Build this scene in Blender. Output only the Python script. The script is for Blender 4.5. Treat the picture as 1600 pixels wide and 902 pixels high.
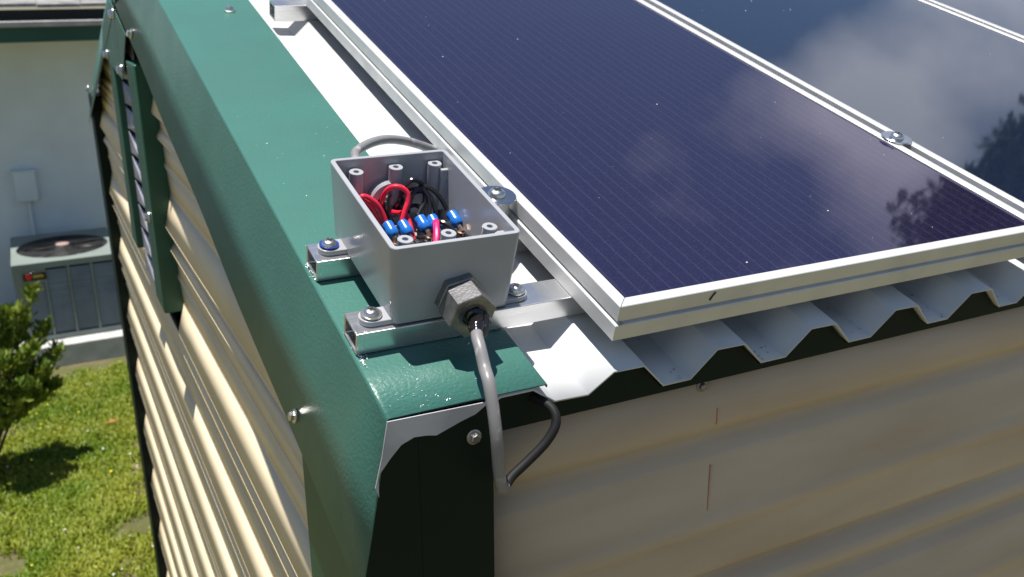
import bpy, bmesh, math, random
from mathutils import Vector, Matrix, Euler
random.seed(7)
rad = math.radians
for o in list(bpy.data.objects): bpy.data.objects.remove(o)
scene = bpy.context.scene
col = scene.collection

# ------------------------------------------------------------------ camera
S = 0.6                                   # one drawing unit = 0.6 m
PITCH = 0.2777229104809709                # slope of the shed roof
CP, SP = math.cos(PITCH), math.sin(PITCH)
RC = [[0.888887368410113, -0.45811542412853845, -0.003082929852171025], [-0.14739768551836174, -0.27961309101064774, -0.948730963782305], [0.43376626031167315, 0.8437693864504687, -0.31606969785828126]]                               # world -> camera axes (right, down, forward)
CAM = (-0.28864200052700806, -0.8501229892026252, 0.44042785874755885)
FPX = 1455.485390139755
cam_d = bpy.data.cameras.new('camera')
cam = bpy.data.objects.new('camera', cam_d)
col.objects.link(cam)
cam_d.sensor_width = 36.0
cam_d.lens = FPX / 1600.0 * 36.0
cam_d.clip_start = 0.02
cam_d.clip_end = 2000
cam_d.dof.use_dof = True
cam_d.dof.focus_distance = 0.66
cam_d.dof.aperture_fstop = 15
m = Matrix(((RC[0][0], -RC[1][0], -RC[2][0]), (RC[0][1], -RC[1][1], -RC[2][1]), (RC[0][2], -RC[1][2], -RC[2][2])))
cam.matrix_world = Matrix.Translation(Vector(CAM) * S) @ m.to_4x4()
scene.camera = cam

# ------------------------------------------------------------------ world and sun
TO_SUN = Vector((-0.115, 0.010, 1.0)).normalized()
w = bpy.data.worlds.new('World'); scene.world = w; w.use_nodes = True
nt = w.node_tree; nt.nodes.clear()
N = nt.nodes.new; LK = nt.links.new
out = N('ShaderNodeOutputWorld'); bg = N('ShaderNodeBackground'); bg.inputs['Strength'].default_value = 0.058
sky = N('ShaderNodeTexSky'); sky.sky_type = 'NISHITA'; sky.sun_disc = False
sky.sun_elevation = math.asin(TO_SUN.z); sky.sun_rotation = math.atan2(TO_SUN.x, TO_SUN.y) % (2 * math.pi)
sky.air_density = 1.0; sky.dust_density = 0.35; sky.ozone_density = 2.6
tc = N('ShaderNodeTexCoord')
mp = N('ShaderNodeMapping'); mp.inputs['Scale'].default_value = (1.0, 1.0, 2.0); mp.inputs['Location'].default_value = (0.35, 0.1, 0.2)
nz = N('ShaderNodeTexNoise'); nz.inputs['Scale'].default_value = 3.0; nz.inputs['Detail'].default_value = 7; nz.inputs['Roughness'].default_value = 0.52
cr = N('ShaderNodeValToRGB'); cr.color_ramp.elements[0].position = 0.54; cr.color_ramp.elements[1].position = 0.80
LK(tc.outputs['Generated'], mp.inputs['Vector']); LK(mp.outputs[0], nz.inputs['Vector'])
# two cloud banks sit in known parts of the sky
def bank(d, lo, hi, top=0.3):
    dp = N('ShaderNodeVectorMath'); dp.operation = 'DOT_PRODUCT'; dp.inputs[1].default_value = Vector(d).normalized()
    LK(tc.outputs['Generated'], dp.inputs[0])
    r = N('ShaderNodeMapRange'); r.inputs['From Min'].default_value = math.cos(rad(lo)); r.inputs['From Max'].default_value = math.cos(rad(hi))
    r.interpolation_type = 'SMOOTHSTEP'; r.inputs['To Max'].default_value = top
    LK(dp.outputs['Value'], r.inputs['Value']); return r
b1 = bank((0.80, 0.47, 0.38), 11, 2, 0.27); b2 = bank((0.66, 0.50, 0.58), 13, 1, 0.22)
ad = N('ShaderNodeMath'); ad.operation = 'ADD'; LK(b1.outputs[0], ad.inputs[0]); LK(b2.outputs[0], ad.inputs[1])
ad2 = N('ShaderNodeMath'); ad2.operation = 'ADD'; LK(nz.outputs['Fac'], ad2.inputs[0]); LK(ad.outputs[0], ad2.inputs[1])
ad3 = N('ShaderNodeMath'); ad3.operation = 'SUBTRACT'; ad3.inputs[1].default_value = 0.15; LK(ad2.outputs[0], ad3.inputs[0])
LK(ad3.outputs[0], cr.inputs['Fac'])
mx = N('ShaderNodeMix'); mx.data_type = 'RGBA'
LK(cr.outputs['Color'], mx.inputs[0]); LK(sky.outputs[0], mx.inputs[6]); mx.inputs[7].default_value = (8.4, 8.8, 10.0, 1)
LK(mx.outputs[2], bg.inputs['Color']); LK(bg.outputs[0], out.inputs['Surface'])
sun_d = bpy.data.lights.new('sun', 'SUN'); sun_d.energy = 4.6; sun_d.angle = rad(0.53); sun_d.color = (1.0, 0.955, 0.88)
sun = bpy.data.objects.new('sun', sun_d); col.objects.link(sun)
sun.rotation_euler = TO_SUN.to_track_quat('Z', 'Y').to_euler(); sun.location = (0, 0, 6)
scene.view_settings.view_transform = 'Standard'; scene.view_settings.look = 'None'
scene.view_settings.exposure = 0.75; scene.view_settings.gamma = 1.0
scene.render.engine = 'CYCLES'
scene.render.resolution_x = 1024; scene.render.resolution_y = 577

# ------------------------------------------------------------------ materials
def node_mat(name, color, rough=0.5, metal=0.0, var=0.0, vscale=6.0, color2=None, bump=0.0, bscale=200.0, bdist=0.001,
             spec=0.5, coat=0.0, rvar=0.0, stretch=(1, 1, 1), detail=4, lo=0.35, hi=0.65):
    mt = bpy.data.materials.new(name); mt.use_nodes = True
    t = mt.node_tree; b = t.nodes['Principled BSDF']
    b.inputs['Base Color'].default_value = (*color, 1); b.inputs['Roughness'].default_value = rough
    b.inputs['Metallic'].default_value = metal; b.inputs['Specular IOR Level'].default_value = spec
    b.inputs['Coat Weight'].default_value = coat; b.inputs['Coat Roughness'].default_value = 0.08
    c = t.nodes.new('ShaderNodeTexCoord'); mpn = t.nodes.new('ShaderNodeMapping'); mpn.inputs['Scale'].default_value = stretch
    t.links.new(c.outputs['Object'], mpn.inputs['Vector'])
    n = t.nodes.new('ShaderNodeTexNoise'); n.inputs['Scale'].default_value = vscale; n.inputs['Detail'].default_value = detail
    t.links.new(mpn.outputs[0], n.inputs['Vector'])
    if var or color2:
        c2 = color2 if color2 else tuple(max(0, v * (1 - var)) for v in color)
        r = t.nodes.new('ShaderNodeMapRange'); r.inputs['From Min'].default_value = lo; r.inputs['From Max'].default_value = hi
        t.links.new(n.outputs['Fac'], r.inputs['Value'])
        x = t.nodes.new('ShaderNodeMix'); x.data_type = 'RGBA'
        x.inputs[6].default_value = (*color, 1); x.inputs[7].default_value = (*c2, 1)
        t.links.new(r.outputs[0], x.inputs[0]); t.links.new(x.outputs[2], b.inputs['Base Color'])
    if rvar:
        r2 = t.nodes.new('ShaderNodeMapRange'); r2.inputs['From Min'].default_value = 0.3; r2.inputs['From Max'].default_value = 0.7
        r2.inputs['To Min'].default_value = max(0.02, rough - rvar); r2.inputs['To Max'].default_value = rough + rvar
        t.links.new(n.outputs['Fac'], r2.inputs['Value']); t.links.new(r2.outputs[0], b.inputs['Roughness'])
    if bump:
        n2 = t.nodes.new('ShaderNodeTexNoise'); n2.inputs['Scale'].default_value = bscale; n2.inputs['Detail'].default_value = 2
        t.links.new(c.outputs['Object'], n2.inputs['Vector'])
        bp = t.nodes.new('ShaderNodeBump'); bp.inputs['Strength'].default_value = bump; bp.inputs['Distance'].default_value = bdist
        t.links.new(n2.outputs['Fac'], bp.inputs['Height']); t.links.new(bp.outputs[0], b.inputs['Normal'])
    return mt
M = {}
M['green'] = node_mat('green_painted_steel', (0.046, 0.152, 0.124), 0.37, var=0.15, vscale=9, bump=0.42, bscale=330, bdist=0.0009, rvar=0.04)
M['greend'] = node_mat('green_trim_batten', (0.012, 0.085, 0.050), 0.45, var=0.2, vscale=20)
M['trimshade'] = node_mat('green_trim_painted_shade', (0.004, 0.012, 0.009), 0.5, spec=0.15)  # the green trim again, darkened so its colour carries the shade
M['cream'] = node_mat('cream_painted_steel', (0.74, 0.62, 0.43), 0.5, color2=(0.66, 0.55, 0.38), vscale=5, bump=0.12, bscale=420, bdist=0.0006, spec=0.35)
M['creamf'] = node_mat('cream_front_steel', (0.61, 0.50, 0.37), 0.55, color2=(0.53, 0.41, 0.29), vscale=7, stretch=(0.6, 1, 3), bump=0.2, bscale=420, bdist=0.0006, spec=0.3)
M['white'] = node_mat('white_roof_steel', (0.57, 0.58, 0.59), 0.45, color2=(0.43, 0.42, 0.40), vscale=14, stretch=(1, 0.35, 1), lo=0.5, hi=0.8, detail=8)
M['backer'] = node_mat('grey_backer_coat', (0.50, 0.49, 0.52), 0.45, var=0.25, vscale=30)
M['alu'] = node_mat('mill_aluminium', (0.80, 0.80, 0.81), 0.26, metal=0.92, var=0.12, vscale=60, stretch=(0.15, 1, 1), bump=0.15, bscale=500, bdist=0.0003, rvar=0.10)
M['frame'] = node_mat('anodised_frame', (0.66, 0.66, 0.66), 0.42, metal=0.40, var=0.10, vscale=30, rvar=0.06)
M['pvc'] = node_mat('grey_pvc', (0.345, 0.355, 0.38), 0.20, var=0.08, vscale=18, bump=0.03, bscale=120, bdist=0.0006, spec=0.55)
M['cast'] = node_mat('dark_cast_metal', (0.29, 0.29, 0.30), 0.34, metal=0.8, var=0.3, vscale=160, bump=0.5, bscale=600, bdist=0.0004)
M['steel'] = node_mat('bright_steel', (0.78, 0.76, 0.74), 0.28, metal=1.0, var=0.2, vscale=120)
M['zinc'] = node_mat('zinc_washer', (0.55, 0.58, 0.63), 0.24, metal=1.0, var=0.15, vscale=80)
M['black'] = node_mat('black_plastic', (0.012, 0.012, 0.013), 0.25, spec=0.6)
M['sealant'] = node_mat('glossy_black_sealant', (0.010, 0.009, 0.009), 0.08, spec=0.8, bump=0.6, bscale=110, bdist=0.002)
M['dark'] = node_mat('painted_shade', (0.01, 0.01, 0.01), 0.7)  # near-black that puts shade into the colour of openings and gaps
M['blackw'] = node_mat('black_wire_jacket', (0.012, 0.012, 0.014), 0.22, spec=0.6)
M['redw'] = node_mat('red_wire_jacket', (0.72, 0.02, 0.055), 0.30, spec=0.5)
M['pinkw'] = node_mat('pink_wire_jacket', (0.80, 0.02, 0.16), 0.30, spec=0.5)
M['blue'] = node_mat('blue_crimp_sleeve', (0.012, 0.14, 0.50), 0.25, spec=0.6)
M['copper'] = node_mat('tinned_copper', (0.70, 0.50, 0.38), 0.25, metal=1.0, var=0.4, vscale=300)
M['cable'] = node_mat('grey_cable_jacket', (0.20, 0.195, 0.20), 0.38, color2=(0.42, 0.41, 0.41), vscale=90, lo=0.55, hi=0.72, detail=6)
M['cableshade'] = node_mat('grey_cable_painted_shade', (0.010, 0.010, 0.011), 0.6, spec=0.25)  # same grey cable, its shade put into a near-black colour
M['foil'] = node_mat('grey_vent_lining', (0.36, 0.35, 0.42), 0.5, var=0.5, vscale=16, metal=0.2)
M['stucco'] = node_mat('pale_stucco', (0.68, 0.76, 0.78), 0.9, var=0.10, vscale=2.5, bump=0.5, bscale=60, bdist=0.004, spec=0.2)
M['acgreen'] = node_mat('grey_green_cabinet', (0.21, 0.25, 0.235), 0.5, var=0.15, vscale=4)
M['acslat'] = node_mat('pale_grille_slats', (0.44, 0.48, 0.46), 0.5, var=0.2, vscale=7)
M['acdark'] = node_mat('cabinet_interior', (0.015, 0.018, 0.018), 0.8)
M['fan'] = node_mat('fan_guard_wire', (0.02, 0.02, 0.022), 0.5)
M['pinkhub'] = node_mat('faded_hub', (0.34, 0.24, 0.22), 0.5)
M['red'] = node_mat('red_badge', (0.65, 0.02, 0.03), 0.4)
M['gold'] = node_mat('gold_badge', (0.45, 0.33, 0.08), 0.4, metal=0.3)
M['concrete'] = node_mat('pale_concrete', (0.52, 0.52, 0.50), 0.9, var=0.25, vscale=9, spec=0.2)
M['shingle'] = node_mat('weathered_shingle', (0.30, 0.29, 0.28), 0.95, color2=(0.16, 0.16, 0.17), vscale=9, spec=0.1, stretch=(1, 2, 2))
M['fascia'] = node_mat('house_green_trim', (0.012, 0.075, 0.050), 0.6, var=0.2, vscale=3)
M['gutterlip'] = node_mat('pale_gutter_lip', (0.42, 0.41, 0.40), 0.7, var=0.3, vscale=8)
M['chip'] = node_mat('bright_metal_chip', (0.9, 0.9, 0.9), 0.3, metal=0.3)
M['speck'] = node_mat('pale_speck', (0.62, 0.58, 0.50), 0.8)
M['mark'] = node_mat('black_marker', (0.01, 0.01, 0.012), 0.6)
M['redmark'] = node_mat('red_pencil', (0.46, 0.17, 0.10), 0.8)
M['flower'] = node_mat('yellow_petal', (0.75, 0.62, 0.03), 0.7)
M['clover'] = node_mat('white_petal_and_glint', (0.62, 0.64, 0.55), 0.7)  # also colours pale beads that stand in for leaf glints
M['deadleaf'] = node_mat('dry_leaf', (0.42, 0.16, 0.05), 0.8, var=0.3, vscale=30)
M['bark'] = node_mat('brown_bark', (0.10, 0.07, 0.05), 0.9, var=0.4, vscale=20, bump=0.6, bscale=40, bdist=0.01)
M['litter'] = node_mat('leaf_litter', (0.20, 0.15, 0.11), 0.9, var=0.4, vscale=300)
M['navy'] = node_mat('navy_ring', (0.010, 0.035, 0.22), 0.3)
M['label'] = node_mat('clear_tape', (0.36, 0.37, 0.39), 0.15)

def leaf_mat(name, c1, c2, vs, trans=0.25):
    mt = bpy.data.materials.new(name); mt.use_nodes = True; t = mt.node_tree
    b = t.nodes['Principled BSDF']; b.inputs['Roughness'].default_value = 0.5; b.inputs['Specular IOR Level'].default_value = 0.3
    c = t.nodes.new('ShaderNodeTexCoord'); n = t.nodes.new('ShaderNodeTexNoise'); n.inputs['Scale'].default_value = vs; n.inputs['Detail'].default_value = 4
    t.links.new(c.outputs['Object'], n.inputs['Vector'])
    r = t.nodes.new('ShaderNodeMapRange'); r.inputs['From Min'].default_value = 0.35; r.inputs['From Max'].default_value = 0.65
    t.links.new(n.outputs['Fac'], r.inputs['Value'])
    x = t.nodes.new('ShaderNodeMix'); x.data_type = 'RGBA'; x.inputs[6].default_value = (*c1, 1); x.inputs[7].default_value = (*c2, 1)
    t.links.new(r.outputs[0], x.inputs[0]); t.links.new(x.outputs[2], b.inputs['Base Color'])
    tr = t.nodes.new('ShaderNodeBsdfTranslucent'); t.links.new(x.outputs[2], tr.inputs['Color'])
    ms = t.nodes.new('ShaderNodeMixShader'); ms.inputs[0].default_value = trans
    t.links.new(b.outputs[0], ms.inputs[1]); t.links.new(tr.outputs[0], ms.inputs[2])
    t.links.new(ms.outputs[0], t.nodes['Material Output'].inputs['Surface'])
    return mt
M['grass'] = leaf_mat('grass_blades', (0.145, 0.225, 0.014), (0.28, 0.31, 0.035), 3.0)
M['bush'] = leaf_mat('bush_leaves', (0.075, 0.14, 0.014), (0.22, 0.28, 0.035), 9.0)
M['tree'] = leaf_mat('tree_leaves', (0.030, 0.060, 0.012), (0.060, 0.090, 0.020), 1.5)

def soil_mat():
    mt = bpy.data.materials.new('soil_and_turf'); mt.use_nodes = True; t = mt.node_tree
    b = t.nodes['Principled BSDF']; b.inputs['Roughness'].default_value = 0.95; b.inputs['Specular IOR Level'].default_value = 0.1
    c = t.nodes.new('ShaderNodeTexCoord')
    n = t.nodes.new('ShaderNodeTexNoise'); n.inputs['Scale'].default_value = 2.2; n.inputs['Detail'].default_value = 8
    n2 = t.nodes.new('ShaderNodeTexNoise'); n2.inputs['Scale'].default_value = 45; n2.inputs['Detail'].default_value = 5
    t.links.new(c.outputs['Object'], n.inputs['Vector']); t.links.new(c.outputs['Object'], n2.inputs['Vector'])
    r = t.nodes.new('ShaderNodeMapRange'); r.inputs['From Min'].default_value = 0.46; r.inputs['From Max'].default_value = 0.62
    t.links.new(n.outputs['Fac'], r.inputs['Value'])
    x = t.nodes.new('ShaderNodeMix'); x.data_type = 'RGBA'; x.inputs[6].default_value = (0.135, 0.140, 0.055, 1); x.inputs[7].default_value = (0.28, 0.21, 0.14, 1)
    t.links.new(r.outputs[0], x.inputs[0])
    y = t.nodes.new('ShaderNodeMix'); y.data_type = 'RGBA'; y.blend_type = 'MULTIPLY'; y.inputs[0].default_value = 0.6
    t.links.new(x.outputs[2], y.inputs[6]); t.links.new(n2.outputs['Color'], y.inputs[7]); t.links.new(y.outputs[2], b.inputs['Base Color'])
    bp = t.nodes.new('ShaderNodeBump'); bp.inputs['Strength'].default_value = 0.7; bp.inputs['Distance'].default_value = 0.02
    t.links.new(n2.outputs['Fac'], bp.inputs['Height']); t.links.new(bp.outputs[0], b.inputs['Normal'])
    return mt
M['soil'] = soil_mat()

def pv_mat(name, base, line, x0, step, width, tint=(1, 1, 1)):
    mt = bpy.data.materials.new(name); mt.use_nodes = True; t = mt.node_tree; b = t.nodes['Principled BSDF']
    b.inputs['Roughness'].default_value = 0.035; b.inputs['Specular IOR Level'].default_value = 0.62; b.inputs['IOR'].default_value = 1.9; b.inputs['Specular Tint'].default_value = (tint[0], tint[1], tint[2], 1)
    c = t.nodes.new('ShaderNodeTexCoord'); s = t.nodes.new('ShaderNodeSeparateXYZ'); t.links.new(c.outputs['Object'], s.inputs[0])
    def mth(op, a, bb):
        q = t.nodes.new('ShaderNodeMath'); q.operation = op
        for i, v in enumerate((a, bb)):
            if v is None: continue
            if isinstance(v, (int, float)): q.inputs[i].default_value = v
            else: t.links.new(v, q.inputs[i])
        return q.outputs[0]
    q = mth('SUBTRACT', s.outputs[0], x0); q = mth('DIVIDE', q, step); q = mth('FRACT', q, None); q = mth('LESS_THAN', q, width / step)
    n = t.nodes.new('ShaderNodeTexNoise'); n.inputs['Scale'].default_value = 3; t.links.new(c.outputs['Object'], n.inputs['Vector'])
    x = t.nodes.new('ShaderNodeMix'); x.data_type = 'RGBA'; x.inputs[6].default_value = (*base, 1); x.inputs[7].default_value = (*line, 1)
    t.links.new(q, x.inputs[0]); t.links.new(x.outputs[2], b.inputs['Base Color'])
    # film of dust on the glass
    n3 = t.nodes.new('ShaderNodeTexNoise'); n3.inputs['Scale'].default_value = 700; n3.inputs['Detail'].default_value = 1; t.links.new(c.outputs['Object'], n3.inputs['Vector'])
    df = t.nodes.new('ShaderNodeBsdfDiffuse'); df.inputs['Color'].default_value = (0.22, 0.2, 0.26, 1)
    r = t.nodes.new('ShaderNodeMapRange'); r.inputs['From Min'].default_value = 0.45; r.inputs['From Max'].default_value = 0.75
    r.inputs['To Min'].default_value = 0.012; r.inputs['To Max'].default_value = 0.05; t.links.new(n3.outputs['Fac'], r.inputs['Value'])
    ms = t.nodes.new('ShaderNodeMixShader'); t.links.new(r.outputs[0], ms.inputs[0]); t.links.new(b.outputs[0], ms.inputs[1]); t.links.new(df.outputs[0], ms.inputs[2])
    t.links.new(ms.outputs[0], t.nodes['Material Output'].inputs['Surface'])
    return mt
M['pv1'] = pv_mat('thin_film_cells', (0.0055, 0.0045, 0.024), (0.019, 0.0165, 0.040), 0.0, 0.0215 * S, 0.0022 * S, (1.0, 0.84, 1.0))
M['pv2'] = pv_mat('thin_film_cells_far', (0.002, 0.008, 0.024), (0.003, 0.009, 0.025), 0.0, 0.0215 * S, 0.0004 * S)

# ------------------------------------------------------------------ builders
def to_world(pt, fr):                      # drawing units -> metres in the world
    x, y, z = pt
    if fr == 'R': y, z = y * CP - z * SP, y * SP + z * CP
    return Vector((x, y, z)) * S
INFO = {}                                  # root object -> (location, frame)
def tag(o, label=None, cat=None, group=None, kind=None):
    if label: o['label'] = label
    if cat: o['category'] = cat
    if group: o['group'] = group
    if kind: o['kind'] = kind
    return o
def thing(name, base, fr, label, cat, group=None):
    o = bpy.data.objects.new(name, None); o.empty_display_size = 0.02; col.objects.link(o)
    loc = to_world(base, fr); o.location = loc
    if fr == 'R': o.rotation_euler = (PITCH, 0, 0)
    INFO[o.name] = (loc, fr); return tag(o, label, cat, group)
def root_of(o):
    while o.parent: o = o.parent
    return o
class MB:
    def __init__(s): s.v = []; s.f = []
    def add(s, vs, fs):
        k = len(s.v); s.v += [tuple(v) for v in vs]; s.f += [tuple(i + k for i in f) for f in fs]; return s
    def box(s, x0, x1, y0, y1, z0, z1):
        return s.add([(x0,y0,z0),(x1,y0,z0),(x1,y1,z0),(x0,y1,z0),(x0,y0,z1),(x1,y0,z1),(x1,y1,z1),(x0,y1,z1)],
                     [(0,3,2,1),(4,5,6,7),(0,1,5,4),(1,2,6,5),(2,3,7,6),(3,0,4,7)])
    def prism(s, pts, a, b, axis):         # pts 2D in the other two axes
        def P(u, v, t): return {0: (t, u, v), 1: (u, t, v), 2: (u, v, t)}[axis]
        n = len(pts)
        return s.add([P(u, v, a) for u, v in pts] + [P(u, v, b) for u, v in pts],
                     [tuple(range(n))[::-1], tuple(range(n, 2 * n))] + [(i, (i + 1) % n, n + (i + 1) % n, n + i) for i in range(n)])
    def ribbon(s, pts, a, b, axis, seg=1): # open profile swept along an axis
        def P(u, v, t): return {0: (t, u, v), 1: (u, t, v), 2: (u, v, t)}[axis]
        n = len(pts); vs = []; fs = []
        for k in range(seg + 1):
            t = a + (b - a) * k / seg; vs += [P(u, v, t) for u, v in pts]
        for k in range(seg):
            for i in range(n - 1): fs.append((k*n+i, k*n+i+1, (k+1)*n+i+1, (k+1)*n+i))
        return s.add(vs, fs)
    def lathe(s, prof, c, axis=(0, 0, 1), seg=24, phase=0.0, cap=True):
        ax = Vector(axis).normalized(); q = Vector((0, 0, 1)).rotation_difference(ax)
        vs = []; n = len(prof)
        for r, h in prof:
            for k in range(seg):
                a = 2 * math.pi * k / seg + phase
                vs.append(Vector(c) + q @ Vector((r * math.cos(a), r * math.sin(a), h)))
        fs = [(j*seg+k, j*seg+(k+1) % seg, (j+1)*seg+(k+1) % seg, (j+1)*seg+k) for j in range(n-1) for k in range(seg)]
        if cap: fs += [tuple(range(seg))[::-1], tuple(range((n-1)*seg, n*seg))]
        return s.add(vs, fs)
    def tube(s, path, r, seg=10, sub=6, rfun=None):
        P = [Vector(p) for p in path]; pts = []
        for i in range(len(P) - 1):
            p0 = P[i-1] if i else P[0]*2-P[1]; p1, p2 = P[i], P[i+1]; p3 = P[i+2] if i + 2 < len(P) else P[-1]*2-P[-2]
            for k in range(sub):
                t = k / sub
                pts.append(0.5*((2*p1)+(p2-p0)*t+(2*p0-5*p1+4*p2-p3)*t*t+(3*p1-p0-3*p2+p3)*t**3))
        pts.append(P[-1]); up = Vector((0.31, 0.2, 0.93)); vs = []
        for i, q in enumerate(pts):
            d = (pts[min(i+1, len(pts)-1)] - pts[max(i-1, 0)]).normalized()
            u = (up - d * up.dot(d))
            if u.length < 1e-3: u = d.orthogonal()
            u.normalize(); up = u; v = d.cross(u); rr = rfun(i/(len(pts)-1)) if rfun else r
            for k in range(seg):
                a = 2*math.pi*k/seg; vs.append(q + (u*math.cos(a)+v*math.sin(a))*rr)
        n = len(pts)
        fs = [(j*seg+k, j*seg+(k+1) % seg, (j+1)*seg+(k+1) % seg, (j+1)*seg+k) for j in range(n-1) for k in range(seg)]
        fs += [tuple(range(seg))[::-1], tuple(range((n-1)*seg, n*seg))]
        return s.add(vs, fs)
    def build(s, name, mat, parent=None, fr='W', base=None, bevel=0, solid=0, smooth=True, bseg=2, off=-1, fix=True):
        """coordinates are absolute in frame fr; the mesh is stored relative to its root"""
        if parent is not None:
            loc, rf = INFO[root_of(parent).name]
        else:
            rf = fr; loc = to_world(base if base else (0, 0, 0), fr)
        vs = []
        for p in s.v:
            wv = to_world(p, fr) - loc
            if rf == 'R': wv = Vector((wv.x, wv.y*CP + wv.z*SP, -wv.y*SP + wv.z*CP))
            vs.append(wv)
        me = bpy.data.meshes.new(name); me.from_pydata(vs, [], s.f)
        if fix:
            b = bmesh.new(); b.from_mesh(me); bmesh.ops.recalc_face_normals(b, faces=b.faces); b.to_mesh(me); b.free()
        me.materials.append(mat); o = bpy.data.objects.new(name, me); col.objects.link(o)
        o.shadow_terminator_geometry_offset = 0.0; o.shadow_terminator_normal_offset = 0.0; o.shadow_terminator_shading_offset = 0.0
        if smooth:
            me.polygons.foreach_set('use_smooth', [True] * len(me.polygons)); me.set_sharp_from_angle(angle=rad(32))
        if parent is not None: o.parent = parent
        else:
            o.location = loc
            if rf == 'R': o.rotation_euler = (PITCH, 0, 0)
            INFO[o.name] = (loc, rf)
        if solid:
            md = o.modifiers.new('solid', 'SOLIDIFY'); md.thickness = solid * S; md.offset = off
        if bevel:
            md = o.modifiers.new('bevel', 'BEVEL'); md.width = bevel * S; md.segments = bseg; md.limit_method = 'ANGLE'; md.angle_limit = rad(30)
        return o
def rrect(x0, x1, y0, y1, r, n=5):
    pts = []
    for cx, cy, a0 in ((x1-r, y1-r, 0), (x0+r, y1-r, 90), (x0+r, y0+r, 180), (x1-r, y0+r, 270)):
        for k in range(n + 1):
            a = rad(a0 + 90*k/n); pts.append((cx + r*math.cos(a), cy + r*math.sin(a)))
    return pts
def loft(mb, loops, close_first=False, close_last=False):
    n = len(loops[0]); vs = [p for l in loops for p in l]
    fs = [(j*n+i, j*n+(i+1) % n, (j+1)*n+(i+1) % n, (j+1)*n+i) for j in range(len(loops)-1) for i in range(n)]
    if close_first: fs.append(tuple(range(n))[::-1])
    if close_last: fs.append(tuple(range((len(loops)-1)*n, len(loops)*n)))
    return mb.add(vs, fs)
DOME = [(0.0001, 1.0), (0.35, 0.97), (0.62, 0.86), (0.84, 0.62), (0.96, 0.32), (1.0, 0.0)]
def pan_screw(parent, c, r, axis=(0, 0, 1), fr='R', spin=0.3, name='screw', washer=None, wr=1.35):
    ax = Vector(axis).normalized(); sc = MB()
    sc.lathe([(rr*r, hh*r*0.62) for rr, hh in DOME[::-1]], c, axis, 20)
    o = sc.build(name, M['steel'], parent, fr)
    rec = MB(); q = Vector((0, 0, 1)).rotation_difference(ax)
    for a in (spin, spin + math.pi/2):
        u = q @ Vector((math.cos(a), math.sin(a), 0)); v = q @ Vector((-math.sin(a), math.cos(a), 0))
        L = r*0.50; Wd = r*0.11; h0 = r*0.40; h1 = r*0.645
        vs = []
        for hh, ll in ((h0, L), (h1, L*0.9)):
            for su, sv in ((-1,-1),(1,-1),(1,1),(-1,1)): vs.append(Vector(c)+ax*hh+u*su*ll+v*sv*Wd)
        rec.add(vs, [(0,3,2,1),(4,5,6,7),(0,1,5,4),(1,2,6,5),(2,3,7,6),(3,0,4,7)])
    rec.build('recess', M['dark'], o, fr)  # raised black bars stand in for the shade in the cross slot
    if washer:
        wb = MB(); h = r*0.16
        wb.lathe([(r*wr, -h), (r*wr, 0)], c, axis, 24); wb.build('washer', M[washer], o, fr)
    return o
def hex_screw(parent, c, r, axis, fr, name='screw', mat='steel'):
    h = MB(); h.lathe([(r*1.5, 0), (r*1.5, r*0.25), (r*1.2, r*0.38)], c, axis, 20)
    h.lathe([(r, r*0.38), (r, r*1.1), (r*0.8, r*1.3)], c, axis, 6, 0.3)
    return h.build(name, M[mat], parent, fr)

# ================================================================== SETTING
GZ = -4.08                                 # ground level
g = MB(); nx = 60
g.add([(-160, -160, GZ), (160, -160, GZ), (160, 160, GZ), (-160, 160, GZ)], [(0, 1, 2, 3)])
tag(g.build('ground', M['soil'], smooth=False), 'lawn ground with patches of bare brown soil', 'ground', kind='structure')

# ------------------------------------------------------------------ the shed
SHW = 4.0; RIDGE_Y = SHW/2; SR = RIDGE_Y/CP          # gable width, ridge
SHL = 4.6                                            # length along x
shed = thing('metal_shed', (0, 0, GZ), 'W', 'cream ribbed metal shed with dark green trim and white corrugated roof under the solar panels', 'shed')
def roofz(y): return y*math.tan(PITCH) if y <= RIDGE_Y else (SHW-y)*math.tan(PITCH)
# gable siding: profile of (z offset below band start, outward bulge)
GP = [(0, 0.002), (0.004, 0.003), (0.088, 0.0245), (0.094, 0.0245), (0.104, 0.010), (0.110, 0.008), (0.132, 0.007), (0.136, 0.008), (0.154, 0.019), (0.160, 0.019), (0.170, 0.008), (0.175, 0.0065),
      (0.222, 0.0055), (0.230, 0.0095), (0.236, 0.0095), (0.244, 0.005), (0.300, 0.002)]
def siding(ya, yb, zmax, zmin, gap=0.07):
    rows = []; k = 0; top = 0.515
    while True:
        done = False
        for dz, o in GP:
            z = top - 0.308*k - dz
            if z <= zmax: rows.append((z, o))
            if z < zmin: done = True; break
        k += 1
        if done: break
    mb = MB(); tp = math.tan(PITCH)
    for (z0, o0), (z1, o1) in zip(rows, rows[1:]):
        def lim(z): return max(ya, (z+gap)/tp), min(yb, SHW-(z+gap)/tp)
        a0, c0 = lim(z0); a1, c1 = lim(z1)
        if a1 >= c1: continue
        if a0 >= c0: a0 = c0 = min(max((a0+c0)/2, a1), c1)
        n = 10
        top_ = [(0.020-o0, a0+(c0-a0)*i/n, z0) for i in range(n+1)]; bot = [(0.020-o1, a1+(c1-a1)*i/n, z1) for i in range(n+1)]
        mb.add(top_+bot, [(i, i+1, n+2+i, n+1+i) for i in range(n)])
    return mb
VB = -0.43
s1 = siding(0.09, 1.74, 9, VB); s2 = siding(2.42, 3.86, 9, VB); s3 = siding(0.09, 3.86, VB+0.0005, GZ)
s1.v += []; allp = MB(); allp.add(s1.v, s1.f); allp.add(s2.v, s2.f); allp.add(s3.v, s3.f)
allp.build('gable_siding', M['cream'], shed, solid=0.003, off=0)
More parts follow.
